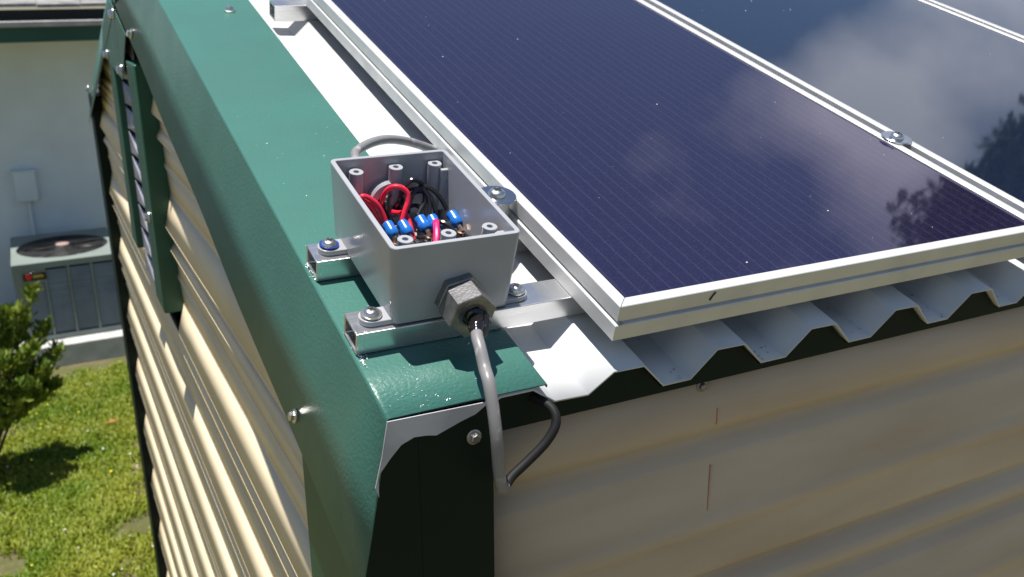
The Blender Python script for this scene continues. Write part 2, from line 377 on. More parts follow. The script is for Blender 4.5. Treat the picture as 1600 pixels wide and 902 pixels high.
# added sheet behind the gable, its black colour standing in for shade inside
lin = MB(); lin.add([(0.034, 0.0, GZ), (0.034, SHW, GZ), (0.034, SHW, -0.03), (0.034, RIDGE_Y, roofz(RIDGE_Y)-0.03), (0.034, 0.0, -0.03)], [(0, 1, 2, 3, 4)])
lin.build('shade_backing', M['dark'], shed, smooth=False)
# front siding
FP = [(-0.052, 0.010), (-0.128, 0.011), (-0.150, -0.004), (-0.162, -0.003), (-0.180, 0.008), (-0.262, 0.009), (-0.276, 0.013), (-0.288, 0.013), (-0.300, 0.008)]
z = -0.362
while z > GZ:
    FP += [(z, 0.009), (z-0.020, -0.004), (z-0.028, -0.003), (z-0.046, 0.010), (z-0.066, 0.010), (z-0.086, -0.003), (z-0.098, -0.002),
           (z-0.114, 0.009), (z-0.190, 0.010), (z-0.203, 0.013), (z-0.213, 0.013), (z-0.225, 0.009)]
    z -= 0.300
FR_ = [(0.044-o*1.4, zz) for zz, o in FP]
def soften(pts, d):                      # small bend radius at every fold
    out_ = [pts[0]]
    for a, b, c in zip(pts, pts[1:], pts[2:]):
        for e in (a, c):
            L = math.hypot(e[0]-b[0], e[1]-b[1]); t = min(0.45, d/max(L, 1e-6))
            out_.append((b[0]+(e[0]-b[0])*t, b[1]+(e[1]-b[1])*t))
    return out_+[pts[-1]]
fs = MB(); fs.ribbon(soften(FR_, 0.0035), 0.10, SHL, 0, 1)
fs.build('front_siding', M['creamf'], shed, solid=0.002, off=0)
# green trim, shade painted into its colour, closing the front under the roof sheet, and the corner post trim
cf = MB(); cf.prism([(-0.0010, -0.006), (-0.0360, -0.2000), (-0.0128, -0.2150), (-0.0128, GZ), (0.124, GZ), (0.124, -0.004)], 0.0005, 0.0035, 1); cf.build('corner_trim', M['trimshade'], shed)
ct = MB(); ct.box(-0.0128, -0.0098, 0.075, 0.345, GZ, -0.02)
# keep the gable flange of the corner trim below the sloping roof
ct.v = [(x, y, min(zz, roofz(y)-0.14) if x < -0.009 else zz) for x, y, zz in ct.v]
ct.build('corner_trim', M['greend'], shed)
ct = MB(); ct.box(-0.028, 0.04, 3.80, 3.98, GZ, -0.06); ct.build('corner_trim', M['trimshade'], shed, bevel=0.003)
# other walls
bw = MB(); bw.box(0.02, SHL, SHW-0.03, SHW-0.02, GZ, -0.04); bw.box(SHL-0.01, SHL, 0.03, SHW-0.04, GZ, -0.04)
bw.build('rear_wall', M['cream'], shed)
# corrugated roof
prof = [(0.0, -0.031), (0.098, -0.031), (0.135, -0.006), (0.176, -0.006), (0.208, -0.031), (0.255, -0.033), (0.286, -0.006), (0.329, -0.007)]
i = 0
while True:
    b0 = 0.1585*i
    if 0.367+b0+0.12 > SHL+0.08: break
    prof += [(0.367+b0, -0.0465), (0.410+b0, -0.0465), (0.4415+b0, -0.0065), (0.4855+b0, -0.0075)]; i += 1
def under(x, nn, y=0.018): s_ = (y+nn*SP)/CP; return s_*SP+nn*CP-0.0035
fa = MB(); ev = [p_ for p_ in prof if p_[0] <= SHL]
vs = [(x, y, z_) for x, nn in ev for y, z_ in ((0.018, -0.0560), (0.018, under(x, nn)), (0.023, under(x, nn)), (0.023, -0.0560))]
fa.add(vs, [(4*k+a, 4*k+(a+1) % 4, 4*k+4+(a+1) % 4, 4*k+4+a) for k in range(len(ev)-1) for a in range(4)])
fa.build('eave_trim', M['trimshade'], shed, smooth=False)
rs = MB(); rs.ribbon(prof, 0.0, SR, 1, 30)
rs.build('roof_sheet', M['white'], shed, 'R', solid=0.0022, off=1)
rs2 = MB(); n = len(prof)
def back(x, s, nn): # far slope
    y = RIDGE_Y + s*CP + nn*SP; zz = RIDGE_Y*math.tan(PITCH) - s*SP + nn*CP; return (x, y, zz)
rs2.add([back(x, 0, nn) for x, nn in prof]+[back(x, SR, nn) for x, nn in prof], [(k, k+1, n+k+1, n+k) for k in range(n-1)])
rs2.build('roof_sheet', M['white'], shed, solid=0.0022, off=1)
# rake trim, near slope: leaning face, fold, top flange with a hem
TH = 0.20
def trim_profile(w=0.237):
    return [(-TH*w, -w), (-TH*0.10, -0.10), (-TH*0.006, -0.006), (-0.0002, -0.0018), (0.0016, -0.0002), (0.006, 0.0), (0.100, 0.0005), (0.190, 0.0), (0.1935, -0.0008), (0.1935, -0.004)]
rt = MB(); P0 = trim_profile(0.203); P1 = trim_profile(0.182)
nseg = 24; vs = []; fs_ = []; n = len(P0)
for k in range(nseg+1):
    t = k/nseg; s_ = SR*t
    for j, ((a, b), (c, d)) in enumerate(zip(P0, P1)):
        wob = 0.0012*math.sin(s_*9+j) if j in (0, 1) else 0
        bb = b+(d-b)*t
        vs.append((a+(c-a)*t+wob, s_+(bb*SP/CP if k == 0 else 0), bb))
for k in range(nseg):
    for i in range(n-1): fs_.append((k*n+i, k*n+i+1, (k+1)*n+i+1, (k+1)*n+i))
rt.add(vs, fs_); rt.build('rake_trim', M['green'], shed, 'R', solid=0.0016, off=-1)
# rake trim, far slope
rt2 = MB(); PF = trim_profile(0.190); SF = SR+0.10
tip = lambda s_, nn: s_
vs = [back(x, 0, nn) for x, nn in PF] + [back(x, SF - (0.10 if nn > -0.05 else 0.0), nn) for x, nn in PF]
rt2.add(vs, [(k, k+1, n+k+1, n+k) for k in range(n-1)])
rt2.build('rake_trim', M['green'], shed, solid=0.0016, off=-1)
# folded end tab of the near rake trim showing its grey back
tb = [(-0.0016, -0.0012), (0.1164, -0.0036), (0.1124, -0.0078), (0.1005, -0.0152), (0.0819, -0.0203), (0.0535, -0.0299), (0.041, -0.0272), (0.0278, -0.026), (0.0129, -0.0316), (0.0008, -0.0439), (-0.0120, -0.0590), (-0.0145, -0.0660), (-0.0150, -0.0880), (-0.0185, -0.0760), (-0.0092, -0.0400)]
t_ = MB(); t_.prism(tb, -0.0045, -0.0030, 1); t_.build('end_tab', M['backer'], shed, smooth=False)
# plate at the ridge joining both rake trims
dm = [(2.165, 0.385), (2.03, 0.365), (1.815, 0.304), (1.892, 0.262), (2.053, 0.170), (2.33, 0.185), (2.62, 0.215), (2.50, 0.300)]
d_ = MB(); d_.prism(dm, -0.0370, -0.0350, 0); d_.build('ridge_plate', M['greend'] if False else M['green'], shed, smooth=False)
# vent in the middle of the gable: two battens and the lined strip between
for y0, y1, zt, zb in ((1.735, 1.905, 0.235, -0.435), (2.32, 2.46, 0.215, -0.395)):
    b_ = MB(); b_.box(-0.036, 0.02, y0, y1, zb, zt); b_.build('vent_batten', M['greend'], shed, bevel=0.004)
v_ = MB(); seg = 10; zt = 0.30; dz = 0.078
for k in range(seg):
    z0 = zt-dz*k; z1 = z0-dz+0.007
    v_.add([(-0.016, 1.90, z0), (-0.006, 2.12, z0-0.012), (-0.016, 2.33, z0), (-0.016, 1.90, z1), (-0.010, 2.12, z1+0.010), (-0.016, 2.33, z1), (-0.022, 2.05, (z0+z1)/2)],
           [(0, 1, 6), (1, 2, 6), (2, 5, 6), (5, 4, 6), (4, 3, 6), (3, 0, 6)])
v_.build('vent_lining', M['foil'], shed, smooth=False, solid=0.002)
vb = MB(); vb.box(-0.004, 0.0, 1.90, 2.33, -0.46, 0.30); vb.build('vent_back', M['dark'], shed)
# screws of the shed
hex_screw(shed, (0.134, 1.365, 0.0005), 0.0085, (0, 0, 1), 'R')
nface = Vector((-1, 0, TH)).normalized()
hex_screw(shed, (-TH*0.1740-0.001, 0.228, -0.1740), 0.0065, nface, 'R')
hex_screw(shed, (-TH*0.1640-0.001, 1.716, -0.1640), 0.0085, nface, 'R')
hex_screw(shed, (0.100, 0.0005, -0.045), 0.0060, (0, -1, 0), 'W', mat='cast')
hex_screw(shed, (0.441, 0.0285, -0.066), 0.0055, (0, -1, 0), 'W', mat='cast')
for y_, z_, x_ in ((2.053, 0.350, -0.038), (2.44, 0.215, -0.038), (2.03, 0.200, -0.038), (1.80, -0.174, -0.037), (3.85, -0.03, -0.030)):
    hex_screw(shed, (x_, y_, z_), 0.011, (-1, 0, 0), 'W')
# pencil marks on the front siding
pm = MB(); pm.box(0.4690, 0.4704, 0.0270, 0.0284, -0.128, -0.104); pm.build('pencil_mark', M['redmark'], shed)
pm = MB(); pm.box(0.4665, 0.4677, 0.0298, 0.0312, -0.262, -0.190); pm.build('pencil_mark', M['redmark'], shed)

# ------------------------------------------------------------------ aluminium rails
def tube_rail(name, x0, x1, s0, s1, n0, n1, label):
    t = 0.0035; o = MB()
    a = [(s0, n0), (s1, n0), (s1, n1), (s0, n1)]; b = [(s0+t, n0+t), (s1-t, n0+t), (s1-t, n1-t), (s0+t, n1-t)]
    vs = [(x, u, v) for x in (x0, x1) for u, v in a+b]
    fs = []
    for i in range(4):
        j = (i+1) % 4
        fs += [(i, j, 8+j, 8+i), (4+i, 12+i, 12+j, 4+j), (i, 4+i, 4+j, j), (8+i, 8+j, 12+j, 12+i)]
    o.add(vs, fs); ob = o.build(name, M['alu'], None, 'R', base=(x0, (s0+s1)/2, n0), bevel=0.0009, bseg=3)
    return tag(ob, label, 'rail', 'aluminium rails under the solar panels')
tube_rail('aluminium_rail', 0.0030, 2.9, 0.1125, 0.1580, 0.0012, 0.0300, 'front aluminium rail with open cut end, under the gland side of the junction box')
tube_rail('aluminium_rail', 0.0045, 2.9, 0.2730, 0.3185, 0.0012, 0.0300, 'second aluminium rail, under the back end of the junction box')
tube_rail('aluminium_rail', 0.215, 2.9, 1.300, 1.345, -0.0045, 0.0300, 'far aluminium rail lying on the white roof by the top edge of the photo')

# ------------------------------------------------------------------ solar panels
def solar_panel(x0, x1, s0, s1, cells, label, marker=False):
    pn = thing('solar_panel', (x0, s0, 0.0305), 'R', label, 'solar panel', 'solar panels laid side by side on the roof')
    loops = []
    for o, nn in ((-0.0165, 0.0735), (-0.0165, 0.0765), (-0.0155, 0.0772), (-0.0008, 0.0772), (0, 0.0764), (0, 0.0565), (-0.0030, 0.0550), (-0.0030, 0.0535), (0.0022, 0.0524), (0.0030, 0.0516), (0.0030, 0.0312), (0.0022, 0.0305), (-0.020, 0.0305)):
        loops.append([(x0-o, s0-o, nn), (x1+o, s0-o, nn), (x1+o, s1+o, nn), (x0-o, s1+o, nn)])
    fr_ = MB(); loft(fr_, loops); fr_.build('frame', M['frame'], pn, 'R')
    gl = MB(); gl.box(x0+0.0160, x1-0.0160, s0+0.0160, s1-0.0160, 0.0690, 0.0745); gl.build('glass', M[cells], pn, 'R', smooth=False)
    bk = MB(); bk.box(x0+0.004, x1-0.004, s0+0.004, s1-0.004, 0.0600, 0.0640); bk.build('back_sheet', M['acdark'], pn, 'R')
    return pn
panel1 = solar_panel(0.2870, 1.0620, 0.0175, 2.05, 'pv1', 'solar panel with pin-striped violet cells nearest the junction box')
panel2 = solar_panel(1.0830, 1.9850, 0.0175, 2.05, 'pv2', 'middle solar panel with smooth dark blue glass')
panel3 = solar_panel(2.0060, 2.85, 0.0175, 2.05, 'pv2', 'far right solar panel, only its corner showing at the top of the photo')
# marker stroke and the grub in the groove of panel 1's frame
mk = MB(); mk.tube([(0.4205, 0.0172, 0.0625), (0.4235, 0.0172, 0.0685), (0.4270, 0.0172, 0.0735)], 0.0013, 6, 3); mk.build('marker_stroke', M['mark'], panel1, 'R')
jn = MB(); jn.lathe([(0.0022, 0), (0.0015, 0.0008)], (0.2915, 0.0150, 0.0545), (0, -1, 0.2), 10); jn.build('corner_screw', M['cast'], panel1, 'R')
jn = MB(); jn.prism([(0.2866, 0.0171), (0.2872, 0.0165), (0.3036, 0.0336), (0.3030, 0.0342)], 0.07725, 0.07740, 2); jn.build('mitre_joint', M['cast'], panel1, 'R', smooth=False)
# debris caught in the roof valleys
db = MB()
for k in range(46):
    v_i = random.choice((0.367, 0.5255, 0.684, 0.8425, 1.001)); x_ = v_i+random.uniform(0.002, 0.041); s_ = abs(random.gauss(0.012, 0.012))+0.003 if random.random() < 0.7 else random.uniform(0.01, 0.2)
    r = random.uniform(0.00025, 0.0007); a = random.random()*6.28
    db.prism([(x_+r*1.8*math.cos(a+t_)*(1.6 if t_ in (0, 3.14) else 0.6), s_+r*1.8*math.sin(a+t_)) for t_ in (0, 1.2, 3.14, 4.4)], -0.0442, -0.0436, 2)
tag(db.build('roof_debris', M['litter'], None, 'R', base=(0.5, 0.02, -0.044), smooth=False), 'brown crumbs of leaf litter lying in the roof valleys at the eave', 'debris', kind='stuff')
# specks on the glass
sp = MB()
for k in range(48):
    x_ = random.uniform(0.32, 1.9); s_ = random.uniform(0.05, 1.2)
    if 1.03 < x_ < 1.12: continue
    r = random.choice((0.0005, 0.0006, 0.0008, 0.0014))
    sp.lathe([(r, 0), (r*0.8, r*0.5)], (x_, s_, 0.0746), (0, 0, 1), 6, random.random())
tag(sp.build('dust_specks', M['speck'], None, 'R', base=(0.7, 0.3, 0.0746)), 'pale dust specks scattered over the dark panel glass', 'dust', kind='stuff')

# panel clamps: spacer tube, washer, screw
def clamp(c, nt_, label):
    t = thing('panel_clamp', (c[0], c[1], 0.031), 'R', label, 'clamp', 'washer clamps holding the solar panels')
    if nt_ > 0: sp_ = MB(); sp_.lathe([(nt_, 0.0302), (nt_, 0.0785)], (c[0], c[1], 0), (0, 0, 1), 28); sp_.build('spacer', M['frame'], t, 'R')
    wb = MB(); wb.lathe([(0.0270, 0.0786), (0.0270, 0.0806), (0.0262, 0.0812)], (c[0], c[1], 0), (0, 0, 1), 40); wb.build('washer', M['zinc'], t, 'R')
    pan_screw(t, (c[0], c[1], 0.0815), 0.0125, spin=0.5)
clamp((0.2630, 0.3010), 0.0195, 'round washer and silver screw clamping the panel edge right beside the junction box')
clamp((1.0725, 0.3400), 0.0090, 'small washer and screw bridging the frames of two panels')

# ------------------------------------------------------------------ junction box
jb = thing('junction_box', (0.122, 0.23, 0.0302), 'R', 'open grey plastic junction box full of wires, bolted on two aluminium rails', 'junction box')
NT = 0.1352; NB = 0.0305; T = 0.0062
body = MB()
L_ = lambda x0, x1, y0, y1, r, nn: [(u, v, nn) for u, v in rrect(x0, x1, y0, y1, r)]
loft(body, [L_(0.0470, 0.1980, 0.1170, 0.3410, 0.0095, NB+0.0015), L_(0.0400, 0.2000, 0.1145, 0.3445, 0.0085, NT-0.0012), L_(0.0405, 0.1995, 0.1150, 0.3440, 0.0082, NT-0.0003), L_(0.0414, 0.1986, 0.1159, 0.3431, 0.0078, NT),
            L_(0.0400+T-0.0006, 0.2000-T+0.0006, 0.1145+T-0.0006, 0.3445-T+0.0006, 0.0035, NT), L_(0.0400+T, 0.2000-T, 0.1145+T, 0.3445-T, 0.003, NT-0.0006), L_(0.0470+T, 0.1980-T, 0.1170+T, 0.3410-T, 0.003, 0.0372)], True, True)
body.build('body', M['pvc'], jb, 'R')
for x_, s_, nn in ((0.0705, 0.326, 0.1235), (0.1250, 0.329, 0.1235), (0.1795, 0.329, 0.1235), (0.1795, 0.1570, 0.1225), (0.1250, 0.1545, 0.1225), (0.0710, 0.1535, 0.1225)):
    po = MB(); po.lathe([(0.0098, 0.0374), (0.0092, nn-0.0005), (0.0086, nn), (0.0040, nn), (0.0037, nn-0.0005), (0.0036, nn-0.02)], (x_, s_, 0), (0, 0, 1), 24, 0, False)
    po.add([(x_+0.0038*math.cos(a*math.pi/6), s_+0.0038*math.sin(a*math.pi/6), nn-0.018) for a in range(12)], [tuple(range(12))])
    po.build('mounting_post', M['pvc'], jb, 'R')
for x_, s_ in ((0.194, 0.318), (0.1915, 0.1470)):
    r_ = MB(); r_.box(x_-0.010, x_+0.0035, s_-0.003, s_+0.003, 0.06, 0.119); r_.build('rib', M['pvc'], jb, 'R', bevel=0.0008)
for i, (x_, s_, dx) in enumerate(((0.0265, 0.2965, 1), (0.0265, 0.1350, 1), (0.2150, 0.1350, -1), (0.2150, 0.2965, -1))):
    lg = MB(); r = 0.0140; pts = []
    for k in range(13):
        a = math.pi/2 + math.pi*k/12 if dx > 0 else -math.pi/2 + math.pi*k/12
        pts.append((x_+r*math.cos(a), s_+r*math.sin(a)))
    xe = x_+dx*0.030; pts += [(xe, s_-r*dx), (xe, s_+r*dx)]
    lg.prism(pts, 0.0303, 0.0375, 2); lo = lg.build('mounting_lug', M['pvc'], jb, 'R', bevel=0.0008)
    pan_screw(lo, (x_+0.001*dx, s_, 0.0405), 0.0098, spin=0.2+i*0.8, washer=('navy' if i == 0 else 'steel'), wr=1.28)
# hex gland on the near face
gl = thing('cable_gland', (0.125, 0.09, 0.057), 'R', 'dark metal hex cable gland on the near face of the junction box', 'cable gland')
cx, cn = 0.1255, 0.0595
def hexa(mb, r, s0, s1, ch, ph):
    mb.lathe([(r, s0), (r, s1-ch*0.3), (r-ch, s1)], (cx, 0, cn), (0, -1, 0), 6, ph, True)
g1 = MB(); g1.lathe([(0.0310, -0.1155), (0.0310, -0.1050), (0.0295, -0.1040)], (cx+0.0015, 0, cn+0.001), (0, -1, 0), 6, rad(10), True); g1.build('lock_nut', M['cast'], gl, 'R', bevel=0.0008)
g2 = MB(); g2.lathe([(0.0290, -0.1035), (0.0298, -0.1025), (0.0298, -0.0715), (0.0288, -0.0705), (0.0150, -0.0705), (0.0140, -0.0712), (0.0135, -0.090)], (cx, 0, cn), (0, -1, 0), 6, rad(15), False)
g2.f = [f for f in g2.f]; gb = g2.build('hex_nut', M['cast'], gl, 'R')
# round mouth ring set in the hex face
g3 = MB(); g3.lathe([(0.0215, -0.0712), (0.0215, -0.0700), (0.0145, -0.0700), (0.0135, -0.0706), (0.0130, -0.088)], (cx, 0, cn), (0, -1, 0), 28, 0, False); g3.build('mouth_ring', M['cast'], gl, 'R')
g4 = MB(); g4.lathe([(0.0250, -0.0760), (0.0001, -0.0760)], (cx, 0, cn), (0, -1, 0), 24, 0, False); g4.lathe([(0.0134, -0.0760), (0.0134, -0.0738), (0.0001, -0.0722)], (cx, 0, cn), (0, -1, 0), 24, 0, False); g4.build('rubber_seal', M['black'], gl, 'R')

# bushing inside the far wall and its twin outside
bs = MB(); bs.lathe([(0.0175, 0.0), (0.0185, 0.018), (0.0200, 0.0195), (0.0285, 0.0195), (0.0310, 0.016), (0.0310, 0.0)], (0.118, 0.3390, 0.0720), (0, -1, 0.12), 32, 0, False)
tag(bs.build('conduit_bushing', M['pvc'], jb, 'R'))
bd = MB(); bd.lathe([(0.0180, 0.002), (0.0001, 0.003)], (0.118, 0.3380, 0.0720), (0, -1, 0.12), 24, 0, False); bd.build('bushing_mouth', M['dark'], jb, 'R')  # black disc standing in for shade inside the hole
ob = MB(); ob.lathe([(0.026, 0), (0.026, 0.016), (0.020, 0.020), (0.0110, 0.040), (0.0075, 0.042)], (0.118, 0.3440, 0.0750), (0, 1, 0), 12, 0, True)
ob.build('strain_relief', M['pvc'], jb, 'R')

# ------------------------------------------------------------------ terminal block and wires
tbk = thing('terminal_block', (0.13, 0.225, 0.0374), 'R', 'black terminal strip with steel screws on the floor of the grey box', 'terminal block')
q = MB(); q.box(0.078, 0.190, 0.190, 0.268, 0.0375, 0.0500); q.build('base', M['black'], tbk, 'R', bevel=0.001)
for k in range(7):
    x_ = 0.0815+0.0180*k; q = MB(); q.box(x_-0.0015, x_+0.0015, 0.1915, 0.2665, 0.0502, 0.0660); q.build('divider', M['black'], tbk, 'R', bevel=0.0005)
for k in range(6):
    x_ = 0.0905+0.0180*k
    for s_ in (0.2130, 0.2470):
        q = MB(); q.box(x_-0.0068, x_+0.0068, s_-0.0110, s_+0.0110, 0.0502, 0.0530); pl = q.build('contact_plate', M['steel'], tbk, 'R', bevel=0.0005)
        pan_screw(pl, (x_, s_, 0.0555), 0.0062, spin=random.random()*3)
WR = 0.0034
def wire(name, path, mat, label, sleeve=None, group='wires inside the junction box', r=WR, cat='wire'):
    w_ = thing(name, path[-1], 'R', label, cat, group)
    q = MB(); q.tube(path, r, 10, 8); q.build('jacket', M[mat], w_, 'R')
    if sleeve:
        (a, b) = sleeve; a = Vector(a); b = Vector(b); ax = (b-a); L = ax.length
        q = MB(); q.lathe([(0.0040, -0.0005), (0.0070, 0.0005), (0.0080, 0.004), (0.0074, L*0.45), (0.0082, L*0.55), (0.0080, L-0.002), (0.0068, L)], a, ax, 16); sl = q.build('crimp_sleeve', M['blue'], w_, 'R')
        u = ax.normalized(); c = b + u*0.012
        q = MB(); q.tube([b-u*0.001, b+u*0.004, c], 0.0036, 8, 3); q.lathe([(0.0074, -0.0012), (0.0074, 0.0012)], c, (0, 0, 1), 14); q.build('ring_terminal', M['copper'], sl, 'R')
    return w_
SL = lambda x, s, n_: ((x, s+0.002, n_), (x+0.0035, s-0.0165, n_-0.0085))
wire('red_wire', [(0.108, 0.330, 0.066), (0.085, 0.312, 0.088), (0.066, 0.293, 0.1035), (0.072, 0.290, 0.106), (0.084, 0.285, 0.0975), (0.0905, 0.280, 0.086), (0.0945, 0.274, 0.073)], 'redw', 'leftmost thick red wire arching along the left wall of the box', SL(0.095, 0.272, 0.0735))
wire('red_wire', [(0.106, 0.330, 0.062), (0.083, 0.312, 0.084), (0.0665, 0.297, 0.0985), (0.074, 0.291, 0.096), (0.082, 0.286, 0.086), (0.088, 0.280, 0.072), (0.096, 0.262, 0.058)], 'redw', 'lower red wire tucked just under the leftmost red arch')
wire('red_wire', [(0.112, 0.330, 0.070), (0.101, 0.310, 0.084), (0.102, 0.305, 0.099), (0.109, 0.300, 0.110), (0.119, 0.295, 0.1115), (0.127, 0.290, 0.105), (0.1265, 0.285, 0.095), (0.121, 0.280, 0.085), (0.1155, 0.274, 0.073)], 'redw', 'red wire in a high round loop in front of the grey bushing', SL(0.115, 0.272, 0.0725))
wire('black_wire', [(0.124, 0.330, 0.060), (0.122, 0.305, 0.083), (0.1245, 0.300, 0.105), (0.135, 0.299, 0.1175), (0.147, 0.299, 0.1145), (0.1525, 0.298, 0.104), (0.1535, 0.292, 0.090), (0.138, 0.277, 0.077)], 'blackw', 'black wire making the tallest arch in the middle of the box', SL(0.1385, 0.272, 0.0765), r=0.0032)
wire('black_wire', [(0.126, 0.330, 0.062), (0.129, 0.292, 0.074), (0.131, 0.291, 0.088), (0.137, 0.294, 0.101), (0.149, 0.297, 0.1055), (0.156, 0.293, 0.098), (0.1575, 0.287, 0.088), (0.154, 0.276, 0.077)], 'blackw', 'black wire in the inner arch beside the tallest one', SL(0.154, 0.270, 0.0765), r=0.0030)
wire('black_wire', [(0.128, 0.331, 0.074), (0.135, 0.310, 0.098), (0.148, 0.301, 0.1065), (0.160, 0.295, 0.1055), (0.171, 0.287, 0.0965), (0.1795, 0.278, 0.0805)], 'blackw', 'long black wire curving out to the rightmost blue terminal', SL(0.183, 0.272, 0.0775), r=0.0032)
wire('black_wire', [(0.124, 0.331, 0.058), (0.131, 0.300, 0.078), (0.141, 0.292, 0.084), (0.146, 0.282, 0.080), (0.146, 0.262, 0.058)], 'blackw', 'short black wire low behind the middle blue terminals', r=0.0030)
wire('pink_red_wire', [(0.156, 0.262, 0.070), (0.1490, 0.243, 0.085), (0.1440, 0.230, 0.085), (0.1380, 0.214, 0.078), (0.1300, 0.200, 0.066), (0.1290, 0.190, 0.056)], 'pinkw', 'bright pinkish red wire leaving towards the near wall of the box', r=0.0042)
wire('black_wire', [(0.1535, 0.263, 0.074), (0.157, 0.250, 0.081), (0.166, 0.238, 0.079), (0.175, 0.220, 0.066), (0.182, 0.200, 0.052)], 'blackw', 'black wire crossing over the pinkish wire near the front centre post', r=0.0032)
wire('black_wire', [(0.122, 0.331, 0.080), (0.112, 0.318, 0.088), (0.106, 0.306, 0.078), (0.110, 0.290, 0.062), (0.118, 0.262, 0.056)], 'blackw', 'black wire sagging low between the two tall red loops', r=0.0030)
wire('black_wire', [(0.130, 0.331, 0.066), (0.148, 0.315, 0.090), (0.160, 0.305, 0.094), (0.167, 0.296, 0.082), (0.168, 0.280, 0.062), (0.166, 0.255, 0.056)], 'blackw', 'black wire dropping steeply behind the far right corner of the terminal strip', r=0.0030)
wire('red_wire', [(0.112, 0.330, 0.060), (0.118, 0.300, 0.072), (0.124, 0.285, 0.078), (0.126, 0.272, 0.070), (0.124, 0.250, 0.056)], 'redw', 'short red wire end beside the second blue terminal from the left', r=0.0032)
# ------------------------------------------------------------------ the two jacketed cables
cb = thing('output_cable', (0.107, -0.027, 0.0), 'W', 'grey cable dropping from the hex gland and looping back under the roof edge', 'cable')
def rw(p): # roof frame -> world units
    x, y, z_ = p; return (x, y*CP-z_*SP, y*SP+z_*CP)
pth = [rw((0.1195, 0.047, 0.0545)), rw((0.1155, 0.036, 0.0545)), rw((0.1130, 0.022, 0.0510)), rw((0.1110, 0.004, 0.0400)), (0.1075, -0.024, 0.030), (0.1065, -0.035, 0.008), (0.1070, -0.043, -0.026), (0.1105, -0.041, -0.066), (0.1150, -0.036, -0.090), (0.1195, -0.031, -0.0985), (0.1245, -0.028, -0.0990)]
q = MB(); q.tube(pth, 0.0070, 16, 8); q.build('jacket', M['cable'], cb)
q = MB(); q.tube([(0.1215, -0.0295, -0.0993), (0.1265, -0.027, -0.0985), (0.137, -0.022, -0.0925), (0.158, -0.020, -0.080), (0.180, -0.020, -0.063), (0.194, -0.018, -0.046), (0.1975, -0.010, -0.033), (0.1920, 0.006, -0.0250), (0.175, 0.035, -0.022)], 0.0056, 14, 8); q.build('shade_painted_end', M['cableshade'], cb)  # black colour carries the shade on this end of the cable
q = MB(); q.tube([rw((0.1290, 0.082, 0.0590)), rw((0.1300, 0.070, 0.0575)), rw((0.1240, 0.057, 0.0560)), rw((0.1180, 0.044, 0.0545))], 0.008, 14, 8, lambda t: 0.0125-0.0050*t+0.0010*math.sin(t*11)); q.build('sealant_cone', M['sealant'], cb)
q = MB(); q.tube([rw((0.1370, 0.073, 0.062)), rw((0.1380, 0.061, 0.0600)), rw((0.1320, 0.050, 0.0540)), rw((0.1230, 0.043, 0.0520))], 0.0045, 10, 6); q.build('inner_strand', M['sealant'], cb)
q = MB(); q.tube([(0.118, 0.380, 0.076), (0.106, 0.415, 0.086), (0.1100, 0.445, 0.090), (0.138, 0.471, 0.090), (0.174, 0.491, 0.085), (0.216, 0.507, 0.070), (0.265, 0.519, 0.046), (0.300, 0.537, 0.024), (0.36, 0.56, 0.022)], 0.0068, 12, 8)
tag(q.build('input_cable', M['cable'], None, 'R', base=(0.118, 0.38, 0.076)), 'thinner grey cable arching from behind the junction box to under the panel', 'cable')

# ------------------------------------------------------------------ shavings on the green flange
ch = MB()
def chip(x_, s_, r, nn=0.0009):
    a = random.random()*6.28; l = r*random.uniform(1, 2.6)
    u = Vector((math.cos(a), math.sin(a), random.uniform(-.2, .5)))*l; v = Vector((-math.sin(a), math.cos(a), random.uniform(-.3, .5)))*r*0.5
    c = Vector((x_, s_, nn+r*0.4)); ch.add([c-u-v, c+u-v, c+u+v, c-u+v, c+Vector((0, 0, r*0.5))], [(0, 1, 4), (1, 2, 4), (2, 3, 4), (3, 0, 4), (0, 3, 2, 1)])
for k in range(22): chip(0.006+abs(random.gauss(0, 0.004)), 0.102+random.gauss(0, 0.005), random.uniform(0.0004, 0.0011))
for k in range(14): chip(0.004+random.gauss(0, 0.0012), random.uniform(0.272, 0.325), random.uniform(0.0004, 0.0011), random.choice((0.001, 0.001, 0.004)))
for k in range(6): chip(random.gauss(0.004, 0.001), random.uniform(0.113, 0.158), random.uniform(0.0004, 0.0009), 0.001)
for k in range(46): chip(random.gauss(0.055, 0.020), random.gauss(0.022, 0.014) if random.random() < 0.6 else random.uniform(0.01, 0.26), random.uniform(0.0002, 0.0006))
for k in range(30): chip(random.uniform(0.01, 0.185), random.uniform(0.005, 0.9), random.uniform(0.0003, 0.0008))
ch.v = [(x_, max(s_, 0.003), n_) for x_, s_, n_ in ch.v]
tag(ch.build('metal_shavings', M['chip'], None, 'R', base=(0.05, 0.1, 0.0005), smooth=False), 'tiny bright metal shavings on the green trim around the rail ends', 'shavings', kind='stuff')

